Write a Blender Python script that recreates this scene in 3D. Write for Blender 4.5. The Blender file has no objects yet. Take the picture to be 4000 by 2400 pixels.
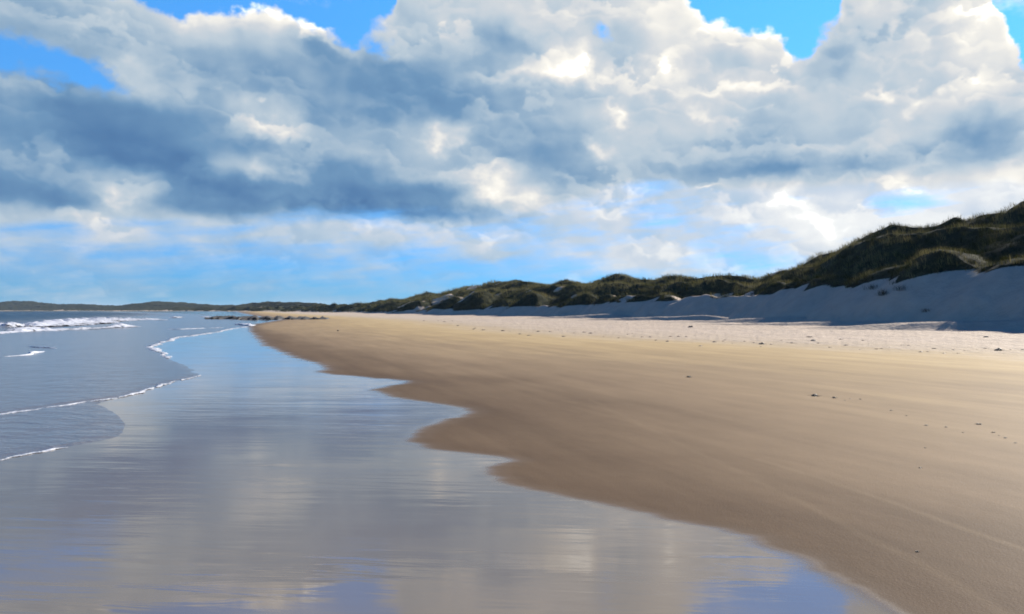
import bpy, math, random
import numpy as np

R = math.radians
random.seed(4)
rng = np.random.default_rng(11)
scene = bpy.context.scene
col = scene.collection

# ------------------------------------------------------------------ camera
FX, CX, CY, HOR, EYE = 3111.0, 2000.0, 1200.0, 1213.0, 1.7     # photograph's pixels
cam_d = bpy.data.cameras.new('camera')
cam = bpy.data.objects.new('camera', cam_d); col.objects.link(cam)
cam_d.sensor_width = 36.0
cam_d.lens = 36.0 * FX / 4000.0
cam_d.clip_start, cam_d.clip_end = 0.05, 30000.0
cam.location = (0, 0, EYE)
cam.rotation_euler = (R(90) + math.atan((HOR - CY) / FX), 0, 0)
scene.camera = cam

# ------------------------------------------------------------------ light
SUN_EL, SUN_AZ = 26.0, 52.0          # azimuth clockwise from +Y (view direction)
EXPO = 1.3
scene.view_settings.view_transform = 'Standard'
scene.view_settings.look = 'None'
scene.view_settings.exposure = EXPO
scene.view_settings.gamma = 1.0
scene.view_settings.use_curve_mapping = False
scene.cycles.max_bounces = 6
scene.cycles.filter_width = 1.8

sun_d = bpy.data.lights.new('sun', 'SUN')
sun_d.energy = 4.6
sun_d.angle = R(0.5)
sun_d.color = (1.0, 0.93, 0.82)
sun = bpy.data.objects.new('sun', sun_d); col.objects.link(sun)
sdir = np.array([math.sin(R(SUN_AZ)) * math.cos(R(SUN_EL)), math.cos(R(SUN_AZ)) * math.cos(R(SUN_EL)), math.sin(R(SUN_EL))])
sun.location = tuple(sdir * 60)
from mathutils import Vector
sun.rotation_euler = Vector(sdir).to_track_quat('Z', 'Y').to_euler()


def lin(c):
    return tuple(((x / 255.0) / 12.92 if x / 255.0 <= 0.04045 else ((x / 255.0 + 0.055) / 1.055) ** 2.4) for x in c)


# ------------------------------------------------------------------ node helper
class NT:
    def __init__(s, tree):
        s.t = tree; s.n = tree.nodes; s.l = tree.links

    def node(s, typ, **kw):
        nd = s.n.new(typ)
        for k, v in kw.items():
            setattr(nd, k, v)
        return nd

    def put(s, sock, v):
        if isinstance(v, bpy.types.NodeSocket):
            s.l.new(v, sock)
        elif v is not None:
            sock.default_value = v

    def m(s, op, a, b=None, c=None, clamp=False):
        nd = s.node('ShaderNodeMath', operation=op, use_clamp=clamp)
        for i, v in enumerate((a, b, c)):
            s.put(nd.inputs[i], v)
        return nd.outputs[0]

    def vm(s, op, a, b=None, c=None):
        nd = s.node('ShaderNodeVectorMath', operation=op)
        for i, v in enumerate((a, b, c)):
            if v is not None:
                s.put(nd.inputs[i], v)
        return nd.outputs['Value'] if op in ('DOT_PRODUCT', 'LENGTH') else nd.outputs[0]

    def xyz(s, x, y, z=0.0):
        nd = s.node('ShaderNodeCombineXYZ')
        for i, v in enumerate((x, y, z)):
            s.put(nd.inputs[i], v)
        return nd.outputs[0]

    def sep(s, v):
        nd = s.node('ShaderNodeSeparateXYZ'); s.put(nd.inputs[0], v)
        return nd.outputs

    def ss(s, v, a, b, lo=0.0, hi=1.0, kind='SMOOTHSTEP'):
        nd = s.node('ShaderNodeMapRange', interpolation_type=kind, clamp=True)
        s.put(nd.inputs['Value'], v)
        nd.inputs['From Min'].default_value = a; nd.inputs['From Max'].default_value = b
        nd.inputs['To Min'].default_value = lo; nd.inputs['To Max'].default_value = hi
        return nd.outputs[0]

    def mixf(s, t, a, b):
        nd = s.node('ShaderNodeMix', data_type='FLOAT')
        s.put(nd.inputs[0], t); s.put(nd.inputs[2], a); s.put(nd.inputs[3], b)
        return nd.outputs[0]

    def mixc(s, t, a, b, blend='MIX'):
        nd = s.node('ShaderNodeMix', data_type='RGBA', blend_type=blend)
        s.put(nd.inputs[0], t)
        for i, v in ((6, a), (7, b)):
            if isinstance(v, tuple) and len(v) == 3:
                v = v + (1.0,)
            s.put(nd.inputs[i], v)
        return nd.outputs[2]

    def noise(s, vec, scale, detail=4.0, rough=0.5, dims='3D', dist=0.0, color=False):
        nd = s.node('ShaderNodeTexNoise', noise_dimensions=dims)
        if vec is not None:
            s.put(nd.inputs['Vector'], vec)
        nd.inputs['Scale'].default_value = scale
        nd.inputs['Detail'].default_value = detail
        nd.inputs['Roughness'].default_value = rough
        nd.inputs['Distortion'].default_value = dist
        return nd.outputs['Color'] if color else nd.outputs[0]

    def ramp(s, fac, stops, interp='LINEAR'):
        nd = s.node('ShaderNodeValToRGB')
        cr = nd.color_ramp; cr.interpolation = interp
        while len(cr.elements) < len(stops):
            cr.elements.new(0.5)
        for e, (p, c) in zip(cr.elements, stops):
            e.position = p; e.color = tuple(c) + (1.0,) if len(c) == 3 else c
        s.put(nd.inputs[0], fac)
        return nd.outputs[0]

    def curve(s, fac, pts, vector=False):
        nd = s.node('ShaderNodeFloatCurve')
        cv = nd.mapping.curves[0]
        while len(cv.points) < len(pts):
            cv.points.new(0.5, 0.5)
        for p, (x, y) in zip(cv.points, pts):
            p.location = (x, y)
            p.handle_type = 'VECTOR' if vector else 'AUTO_CLAMPED'
        nd.mapping.update()
        s.put(nd.inputs['Value'], fac)
        nd.inputs['Factor'].default_value = 1.0
        return nd.outputs[0]

    def mapping(s, v, loc, rot, scale, kind='TEXTURE'):
        nd = s.node('ShaderNodeMapping', vector_type=kind)
        s.put(nd.inputs[0], v)
        nd.inputs[1].default_value = loc; nd.inputs[2].default_value = rot; nd.inputs[3].default_value = scale
        return nd.outputs[0]


# ------------------------------------------------------------------ sky
def azel(u, v):
    return (math.degrees(math.atan((u - CX) / FX)),
            math.degrees(math.atan((HOR - v) / math.hypot(FX, u - CX))))


def make_world():
    w = bpy.data.worlds.new('World')
    scene.world = w
    w.use_nodes = True
    N = NT(w.node_tree)
    N.n.clear()
    WS = 0.1                                   # background strength
    K = 1.0 / (WS * 2.0 ** EXPO)               # display value 1 in world units
    tc = N.node('ShaderNodeTexCoord')
    d = tc.outputs['Generated']
    sx, sy, sz = N.sep(d)
    az = N.m('MULTIPLY', N.m('ARCTAN2', sx, sy), 57.2958)
    el = N.m('MULTIPLY', N.m('ARCSINE', N.m('MINIMUM', N.m('MAXIMUM', sz, -1.0), 1.0)), 57.2958)
    P = N.xyz(az, el, 0.0)
    PS = N.xyz(az, N.m('MULTIPLY', el, 1.25), 3.7)
    # turbulent bending of every outline
    w1 = N.vm('SUBTRACT', N.noise(PS, 0.26, 2.0, 0.5, color=True), (0.5, 0.5, 0.5))
    w2 = N.vm('SUBTRACT', N.noise(PS, 0.75, 3.5, 0.48, color=True), (0.5, 0.5, 0.5))
    Pw = N.vm('MULTIPLY_ADD', w1, (1.2, 0.9, 0.0), P)
    Pw = N.vm('MULTIPLY_ADD', w2, (1.3, 1.0, 0.0), Pw)
    Pl = N.vm('MULTIPLY_ADD', w1, (1.2, 0.9, 0.0), P)
    Pl = N.vm('MULTIPLY_ADD', w2, (0.9, 0.75, 0.0), Pl)
    q1 = N.vm('ADD', N.vm('MULTIPLY_ADD', w1, (1.2, 1.2, 0.0), PS), (0.0, 0.0, 9.0))
    wx, wy, _ = N.sep(Pw)
    lx, ly, _ = N.sep(Pl)
    A0, A1 = -45.0, 45.0
    fx = N.ss(wx, A0, A1, kind='LINEAR')

    def a2f(u):
        return (azel(u, HOR)[0] - A0) / (A1 - A0)

    # ---- upper outline of the cloud masses, pixels of the photograph -> directions
    top = [(-800, 500), (-300, 120), (0, -300), (300, -200), (420, -30), (540, 10), (620, 48), (690, 62), (740, 42), (820, 55), (900, 46), (980, 36),
           (1050, 26), (1110, 48), (1180, 84), (1260, 112), (1330, 152), (1385, 200), (1410, 165), (1450, 100), (1545, 20), (1600, -260),
           (1900, -500), (2300, -500), (2600, -250), (2650, -40), (2700, 30), (2750, 90), (2850, 82), (2930, 128), (3020, 116), (3065, 160),
           (3105, 245), (3150, 220), (3205, 140), (3275, 84), (3315, -20), (3350, -350), (3700, -450), (3840, -250), (3862, -60), (3890, 30),
           (3915, 80), (3940, 135), (3980, 195), (4010, 262), (4200, 380), (4600, 520)]
    tp = []
    for u, v in top:
        tp.append((a2f(u), min(max(azel(u, v)[1] / 40.0, 0.02), 0.98)))
    ttop = N.m('MULTIPLY', N.curve(fx, tp, True), 40.0)
    base = [(-400, 900), (0, 882), (160, 862), (485, 857), (768, 862), (930, 845), (1083, 837), (1172, 813), (1290, 821), (1390, 805),
            (1698, 813), (1940, 825), (2076, 831), (2178, 795), (2309, 769), (2382, 730), (2564, 700), (2710, 733), (3037, 735),
            (3364, 715), (3500, 735), (3675, 719), (3902, 702), (4000, 719), (4300, 740)]
    bp = [(a2f(u), azel(u, v)[1] / 40.0) for u, v in base]
    # the base is straighter than the tops: bend it less
    mixw = N.vm('MULTIPLY_ADD', w1, (2.0, 0.35, 0.0), P)
    mixw = N.vm('MULTIPLY_ADD', w2, (1.4, 0.5, 0.0), mixw)
    bx, by, _ = N.sep(mixw)
    tbase = N.m('MULTIPLY', N.curve(N.ss(bx, A0, A1, kind='LINEAR'), bp, True), 40.0)
    puff = N.noise(PS, 1.2, 5.0, 0.5)
    puffd = N.m('MULTIPLY', N.m('SUBTRACT', puff, 0.5), 1.3)
    a_top = N.ss(N.m('ADD', N.m('SUBTRACT', ttop, wy), puffd), -0.28, 0.42)
    # wispy holes of blue
    def gauss(u, v, ru, rv, rot=0.0, src=None):
        a, e = azel(u, v)
        k = 57.2958 / FX
        q = N.mapping(src or Pw, (a, e, 0.0), (0, 0, -R(rot)), (ru * k, rv * k, 1.0))
        return N.m('POWER', 0.3679, N.vm('DOT_PRODUCT', q, q))

    hole = N.m('MULTIPLY', gauss(10, 205, 260, 62, 8), 1.15)
    hole = N.m('MULTIPLY_ADD', gauss(330, 275, 130, 40, 22), 0.75, hole)
    hole = N.m('MULTIPLY_ADD', gauss(2345, 125, 100, 30, 40), 0.55, hole)
    hole = N.m('MULTIPLY_ADD', gauss(1430, 90, 90, 60, 0), 0.55, hole)
    hole = N.m('MULTIPLY_ADD', gauss(1460, 190, 80, 40, 20), 0.6, hole)
    hole = N.m('MULTIPLY_ADD', N.m('SUBTRACT', puff, 0.5), 0.9, hole)
    a_top = N.m('MULTIPLY', a_top, N.ss(hole, 0.25, 0.95, 1.0, 0.0))

    hi = N.m('ADD', N.m('ADD', gauss(1000, -320, 800, 190, 0), gauss(3060, -290, 440, 175, 0)), gauss(4300, -300, 420, 200, 0))  # unseen clouds added above the view so wet sand reflects less blue
    a_top = N.m('MAXIMUM', a_top, N.m('MULTIPLY', N.ss(N.m('ADD', hi, N.m('MULTIPLY', N.m('SUBTRACT', puff, 0.5), 0.4)), 0.2, 0.6), 0.9))

    # ---- light and dark of the clouds, row by row
    cols = [i * 160 for i in range(26)]

    def rows(tab, yv, xv):
        fx = N.ss(xv, A0, A1, kind='LINEAR')
        acc = None; prev = None
        for v, vals in tab:
            pts = [(a2f(u), q) for u, q in zip(cols, vals)]
            c = N.curve(fx, pts)
            e = azel(2000, v)[1]
            if acc is None:
                acc = c
            else:
                acc = N.mixf(N.ss(yv, prev, e), acc, c)
            prev = e
        return acc

    bright = [
        (40, [.68, .68, .75, .85, .92, .97, .97, .97, .80, .66, .71, .75, .76, .80, .72, .80, .92, .92, .90, .80, .68, .78, .84, .92, 1.0, 1.0]),
        (120, [.60, .50, .60, .66, .70, .80, .88, .94, .86, .60, .70, .74, .50, .74, .72, .64, .84, .92, .88, .86, .70, .68, .66, .76, .97, .95]),
        (200, [.50, .45, .55, .62, .66, .70, .62, .55, .38, .42, .50, .50, .42, .58, .88, .62, .84, .88, .82, .94, .72, .62, .66, .80, .98, .95]),
        (280, [.40, .38, .42, .52, .52, .42, .40, .34, .34, .26, .27, .38, .50, .78, .85, .70, .85, .70, .72, .90, .60, .60, .66, .80, .97, .85]),
        (360, [.42, .45, .44, .58, .40, .34, .35, .36, .28, .24, .22, .34, .46, .55, .60, .70, .78, .80, .90, .80, .64, .68, .72, .85, .97, .78]),
        (440, [.38, .40, .28, .46, .52, .44, .66, .56, .30, .28, .24, .28, .42, .50, .60, .75, .68, .78, .74, .66, .64, .68, .76, .75, .88, .75]),
        (520, [.28, .18, .12, .12, .20, .32, .55, .66, .40, .48, .50, .64, .40, .36, .42, .62, .66, .70, .60, .60, .66, .62, .72, .72, .60, .68]),
        (600, [.27, .20, .08, .02, .10, .25, .28, .35, .42, .50, .52, .55, .50, .30, .32, .68, .62, .55, .45, .52, .60, .60, .72, .62, .42, .64]),
        (680, [.35, .35, .22, .10, .06, .20, .55, .45, .22, .30, .50, .60, .80, .42, .36, .50, .52, .45, .40, .30, .50, .36, .42, .45, .40, .55]),
        (760, [.20, .25, .35, .55, .35, .10, .08, .20, .15, .10, .14, .25, .72, .74, .52, .72, .70, .70, .74, .85, .80, .80, .84, .86, .9, .9]),
        (830, [.15, .18, .25, .55, .25, .12, .10, .22, .22, .18, .20, .25, .50, .70, .70, .75, .72, .72, .76, .86, .86, .88, .9, .92, .94, .94]),
        (900, [.58, .58, .66, .74, .66, .70, .68, .68, .72, .76, .74, .72, .70, .66, .74, .80, .74, .76, .82, .88, .95, .95, .95, .95, .95, .95]),
        (1080, [.60, .60, .60, .60, .58, .55, .55, .55, .55, .55, .55, .55, .60, .65, .74, .82, .82, .78, .76, .80, .85, .9, .9, .9, .9, .9]),
    ]
    B = rows(bright, ly, lx)
    spots = [(740, 66, 60, 24, 0, .12), (1240, 128, 120, 20, 27, .25), (2285, 245, 56, 52, 35, .38), (2190, 285, 60, 36, 0, .16), (2560, 270, 50, 36, 20, .2),
             (2425, 470, 46, 30, 20, .34), (2400, 415, 24, 20, 0, .2), (2345, 580, 50, 34, 20, .3), (1705, 545, 46, 36, 0, .35), (1800, 560, 40, 28, 0, .25), (1925, 720, 56, 60, 25, .3),
             (2050, 790, 130, 22, 8, .2), (2480, 745, 50, 28, 0, .25), (1050, 490, 90, 36, 10, .16), (1010, 670, 40, 34, 20, .2),
             (1160, 705, 56, 34, 20, .2), (460, 785, 44, 36, -20, .3), (3075, 780, 60, 46, 20, .25), (3200, 860, 80, 40, 30, .2),
             (2750, 450, 60, 28, 40, .24), (3450, 355, 24, 30, 0, .25), (3560, 430, 28, 28, 0, .2),
             (2010, 150, 70, 40, 0, -.15), (3090, 675, 90, 34, 0, -.15), (3390, 650, 90, 26, 0, -.1), (3830, 560, 90, 40, 32, -.12), (3285, 240, 36, 70, 0, -.12),
             (2770, 722, 50, 9, 0, .4), (560, 330, 70, 40, 30, .14), (1450, 812, 420, 16, 2, -.14), (430, 605, 120, 30, 10, -.1)]
    Psp = N.vm('MULTIPLY_ADD', w2, (2.2, 1.8, 0.0), Pl)
    for u, v, ru, rv, rot, amp in spots:
        B = N.m('MULTIPLY_ADD', gauss(u, v, ru, rv, rot, Psp), amp, B)
    # billows: rounded lumps in three sizes, lit from the sun's side (right and above)
    def lumps(vec, scale, detail):
        nd = N.node('ShaderNodeTexVoronoi', voronoi_dimensions='2D', feature='SMOOTH_F1', normalize=False)
        N.put(nd.inputs['Vector'], vec)
        nd.inputs['Scale'].default_value = scale; nd.inputs['Detail'].default_value = detail
        nd.inputs['Roughness'].default_value = 0.5; nd.inputs['Lacunarity'].default_value = 2.1
        nd.inputs['Smoothness'].default_value = 0.6
        return nd.outputs['Distance']
    PB = N.vm('MULTIPLY', Pl, (0.95, 1.25, 1.0))
    # overlapping lobes: each one bright along its rounded upper rim, grey where the next one stands behind
    def lobes(scale, period, amp, ph, tilt):
        q = N.vm('ADD', PB, (ph, ph * 0.7, 0.0))
        bx_, by_, _ = N.sep(q)
        bul = N.m('MULTIPLY', lumps(q, scale, 1.5), amp / scale)
        h = N.m('ADD', N.m('MULTIPLY_ADD', bx_, tilt, by_), bul)
        h = N.m('MULTIPLY_ADD', N.m('SUBTRACT', puff, 0.5), period * 0.55, h)
        fr = N.m('FRACT', N.m('DIVIDE', h, period))
        return N.curve(fr, [(0.0, 0.26), (0.1, 0.16), (0.3, 0.22), (0.6, 0.5), (0.82, 0.92), (0.88, 0.9), (1.0, 0.26)])
    patch = N.ss(N.noise(q1, 0.22, 2.0, 0.5), 0.38, 0.62, 0.25, 1.0)
    gain = N.m('MULTIPLY', patch, N.ss(B, 0.0, 0.7, 0.35, 1.0))
    lob = N.m('MULTIPLY_ADD', N.m('SUBTRACT', lobes(0.20, 5.2, 1.0, 0.0, 0.18), 0.45), 0.31,
              N.m('MULTIPLY', N.m('SUBTRACT', lobes(0.48, 2.3, 0.9, 13.0, 0.3), 0.45), 0.13))
    B = N.m('MULTIPLY_ADD', lob, gain, B)
    relf = N.m('SUBTRACT', N.noise(q1, 0.32, 4.0, 0.42), N.noise(N.vm('ADD', q1, (0.6, 0.65, 0.0)), 0.32, 4.0, 0.42))
    B = N.m('MULTIPLY_ADD', relf, 0.36, B)
    B = N.m('MULTIPLY_ADD', B, 0.83, 0.135)
    # thin edges shine
    edge = N.m('MULTIPLY', N.ss(N.m('SUBTRACT', ttop, wy), 0.0, 1.5, 1.0, 0.0), 0.10)
    B = N.m('ADD', B, edge)

    # ---- low streaky layer under the base
    lowt = [(830, [.35, .35, .45, .70, .50, .55, .50, .50, .55, .60, .70, .75, .60, .60, .60, .75, .60, .60, .75, .90, .92, .75, .55, .85, .95, .95]),
            (880, [.30, .30, .52, .50, .40, .48, .42, .45, .50, .56, .65, .70, .60, .50, .42, .76, .46, .50, .65, .76, .95, .90, .88, .92, .95, .95]),
            (930, [.28, .25, .40, .78, .38, .48, .40, .55, .68, .82, .55, .50, .56, .45, .60, .42, .62, .70, .75, .76, .85, .90, .90, .92, .95, .95]),
            (980, [.35, .35, .35, .35, .35, .40, .35, .38, .46, .50, .36, .42, .76, .32, .64, .52, .78, .60, .50, .60, .70, .80, .85, .90, .90, .90]),
            (1040, [.30, .30, .30, .28, .20, .06, .02, .06, .12, .20, .06, .10, .24, .20, .30, .58, .70, .50, .32, .36, .60, .70, .75, .80, .80, .80]),
            (1100, [.20, .20, .20, .16, .16, .16, .20, .16, .10, .05, .02, .05, .06, .10, .12, .16, .26, .36, .32, .36, .50, .60, .60, .60, .60, .60]),
            (1170, [.08, .08, .08, .08, .06, .06, .06, .06, .06, .05, .05, .05, .06, .06, .08, .12, .16, .2, .2, .3, .4, .4, .4, .4, .4, .4])]
    L = N.m('ADD', rows(lowt, by, bx), N.ss(by, azel(2000, 1090)[1], azel(2000, 950)[1], 0.0, 0.13))
    st = N.noise(N.vm('MULTIPLY', N.mapping(P, (0, 0, 0), (0, 0, R(-5)), (1, 1, 1), 'POINT'), (0.16, 0.95, 1.0)), 1.0, 6.0, 0.55)
    st2 = N.noise(N.vm('MULTIPLY_ADD', w1, (1.5, 0.8, 0.0), N.vm('MULTIPLY', PS, (0.5, 1.0, 1.0))), 0.9, 6.0, 0.55)
    L = N.m('ADD', L, N.m('MULTIPLY', N.m('SUBTRACT', st, 0.47), 1.75))
    L = N.m('ADD', L, N.m('MULTIPLY', N.m('SUBTRACT', st2, 0.47), 0.8))
    for u, v, ru, rv, rot, amp in [(400, 905, 110, 26, 25, .3), (870, 855, 90, 16, 0, .4), (1230, 905, 80, 24, 5, .2), (1880, 975, 80, 22, 32, .3),
                                   (2385, 855, 40, 56, 0, .25), (2510, 1010, 110, 30, 10, .2), (2600, 860, 110, 40, 0, -.2), (3580, 800, 160, 30, 0, -.6)]:
        L = N.m('MULTIPLY_ADD', gauss(u, v, ru, rv, rot, mixw), amp, L)
    low = N.ss(L, -0.05, 0.9, 0.0, 0.92, 'LINEAR')
    inbase = N.ss(N.m('SUBTRACT', by, tbase), -0.35, 0.3)
    alpha = N.m('MULTIPLY', N.mixf(inbase, low, 1.0), a_top)
    horiz = N.m('MULTIPLY', N.ss(el, -0.5, 0.6), N.ss(N.m('ABSOLUTE', az), 46.0, 62.0, 1.0, 0.0))  # clouds left out beside and behind the view, for darker shade
    alpha = N.m('MULTIPLY', alpha, horiz)

    # ---- colours
    stops = [(0.0, (70, 108, 156)), (0.16, (86, 127, 172)), (0.34, (112, 151, 188)), (0.5, (152, 179, 203)), (0.66, (187, 203, 216)),
             (0.8, (212, 217, 222)), (0.92, (240, 238, 233)), (1.0, (255, 251, 242))]
    cc = N.ramp(B, [(p, lin(c)) for p, c in stops])
    cc = N.vm('SCALE', cc); N.put(cc.node.inputs['Scale'], N.m('MULTIPLY', N.m('MULTIPLY_ADD', N.m('MAXIMUM', N.m('SUBTRACT', N.m('MINIMUM', B, 1.25), 1.0), 0.0), 5.0, 1.0), K))
    sky = N.node('ShaderNodeTexSky', sky_type='NISHITA')
    sky.sun_disc = False
    sky.sun_elevation = R(SUN_EL); sky.sun_rotation = R(SUN_AZ)
    sky.altitude = 0; sky.air_density = 1.0; sky.dust_density = 0.0; sky.ozone_density = 4.0
    hs = N.node('ShaderNodeHueSaturation')
    hs.inputs['Saturation'].default_value = 1.2
    hs.inputs['Value'].default_value = 1.0
    N.put(hs.inputs['Color'], sky.outputs[0])
    skyc = N.mixc(1.0, hs.outputs[0], N.ramp(N.ss(el, 0.0, 60.0, kind='LINEAR'), [(0.0, (0.07, 0.24, 0.60)), (0.06, (0.145, 0.345, 0.65)), (0.16, (0.40, 0.60, 0.76)), (0.36, (0.62, 0.90, 1.0)), (0.5, (0.36, 0.5, 0.66)), (0.75, (0.16, 0.25, 0.42))]), 'MULTIPLY')  # unseen sky overhead darkened to cut the ambient light
    out = N.mixc(alpha, skyc, cc)
    bg = N.node('ShaderNodeBackground')
    N.put(bg.inputs['Color'], out); bg.inputs['Strength'].default_value = WS
    wo = N.node('ShaderNodeOutputWorld')
    N.l.new(bg.outputs[0], wo.inputs[0])


make_world()


# ------------------------------------------------------------------ numeric helpers
def _h(ix, iy, seed):
    n = (ix.astype(np.int64) * 374761393 + iy.astype(np.int64) * 668265263 + seed * 982451653) & 0xFFFFFFFF
    n = ((n ^ (n >> 13)) * 1274126177) & 0xFFFFFFFF
    n = n ^ (n >> 16)
    return (n & 0xFFFF) / 65535.0


def vnoise(x, y, seed=0):
    x = np.asarray(x, float); y = np.asarray(y, float)
    ix = np.floor(x); iy = np.floor(y)
    fx_ = x - ix; fy_ = y - iy
    fx_ = fx_ * fx_ * (3 - 2 * fx_); fy_ = fy_ * fy_ * (3 - 2 * fy_)
    a = _h(ix, iy, seed); b = _h(ix + 1, iy, seed); c = _h(ix, iy + 1, seed); d = _h(ix + 1, iy + 1, seed)
    return (a * (1 - fx_) + b * fx_) * (1 - fy_) + (c * (1 - fx_) + d * fx_) * fy_ - 0.5


def fbm(x, y, oct=4, seed=0, gain=0.5):
    t = 0.0; a = 1.0; f = 1.0
    for i in range(oct):
        t = t + a * vnoise(np.asarray(x) * f + 17.3 * i, np.asarray(y) * f - 9.1 * i, seed + i)
        a *= gain; f *= 2.03
    return t


def sstep(a, b, x):
    t = np.clip((x - a) / (b - a), 0, 1)
    return t * t * (3 - 2 * t)


# shoreline far along the bay and the fall of the sand
SH_Y = np.array([-4000, 4.5, 270, 420, 590, 1000, 1500, 2200, 6000.0])
SH_X = np.array([1464, 2.2, -95, -160, -265, -520, -1000, -2000, -9000.0])


def shore(x, y):
    return x - np.interp(y, SH_Y, SH_X)


def sand_z(x, y):
    s = shore(x, y)
    up = 0.017 * np.clip(s, 0, 60)
    dn = 0.006 * np.clip(s, -25, 0) + 0.03 * np.clip(s + 25, -150, 0)
    z = up + dn
    dry = sstep(18, 30, s) * sstep(400, 150, np.asarray(y, float))
    z = z + dry * 0.05 * fbm(np.asarray(x) / 1.3, np.asarray(y) / 1.3, 3, 3)
    return z


def at(u, v, off=0.0):
    """point of the beach seen at the photograph's pixel (u, v)"""
    z = 0.0
    for _ in range(30):
        k = max(v - HOR, 1.0)
        Y = (EYE - z) * FX / k
        X = (u - CX) / FX * Y
        z = 0.5 * z + 0.5 * (float(sand_z(np.array(X), np.array(Y))) + off)
    return X, Y, z


def mesh_grid(name, V, nr, nc, mat, wrap=False, attrs=None, smooth=True, parent=None):
    V = np.asarray(V, np.float32).reshape(-1, 3)
    r = np.arange(nr - 1)[:, None]; c = np.arange(nc if wrap else nc - 1)[None, :]
    c2 = (c + 1) % nc
    f = np.stack([r * nc + c, r * nc + c2, (r + 1) * nc + c2, (r + 1) * nc + c], -1).reshape(-1, 4)
    return mesh_raw(name, V, f, mat, attrs, smooth, parent)


def mesh_raw(name, V, F, mat, attrs=None, smooth=True, parent=None):
    me = bpy.data.meshes.new(name)
    V = np.asarray(V, np.float32); F = np.asarray(F, np.int32)
    k = F.shape[1]
    me.vertices.add(len(V)); me.vertices.foreach_set('co', V.ravel())
    me.loops.add(F.size); me.loops.foreach_set('vertex_index', F.ravel())
    me.polygons.add(len(F))
    me.polygons.foreach_set('loop_start', np.arange(0, F.size, k, dtype=np.int32))
    me.polygons.foreach_set('loop_total', np.full(len(F), k, np.int32))
    if smooth:
        me.polygons.foreach_set('use_smooth', np.ones(len(F), bool))
    me.update(calc_edges=True)
    for an, av in (attrs or {}).items():
        a = me.attributes.new(an, 'FLOAT', 'POINT')
        a.data.foreach_set('value', np.asarray(av, np.float32).ravel())
    me.validate()
    o = bpy.data.objects.new(name, me); col.objects.link(o)
    if mat:
        me.materials.append(mat)
    if parent:
        o.parent = parent
    return o


def tag(o, label=None, cat=None, group=None, kind=None):
    if label: o['label'] = label
    if cat: o['category'] = cat
    if group: o['group'] = group
    if kind: o['kind'] = kind
    return o


# ------------------------------------------------------------------ materials
def new_mat(name):
    m = bpy.data.materials.new(name); m.use_nodes = True
    N = NT(m.node_tree); N.n.clear()
    p = N.node('ShaderNodeBsdfPrincipled')
    o = N.node('ShaderNodeOutputMaterial'); N.l.new(p.outputs[0], o.inputs[0])
    return m, N, p


def attr(N, name):
    a = N.node('ShaderNodeAttribute'); a.attribute_name = name
    return a.outputs['Fac']


def bump(N, p, h, dist, strength=1.0):
    b = N.node('ShaderNodeBump'); b.inputs['Strength'].default_value = strength; b.inputs['Distance'].default_value = dist
    N.put(b.inputs['Height'], h); N.l.new(b.outputs[0], p.inputs['Normal'])


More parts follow.
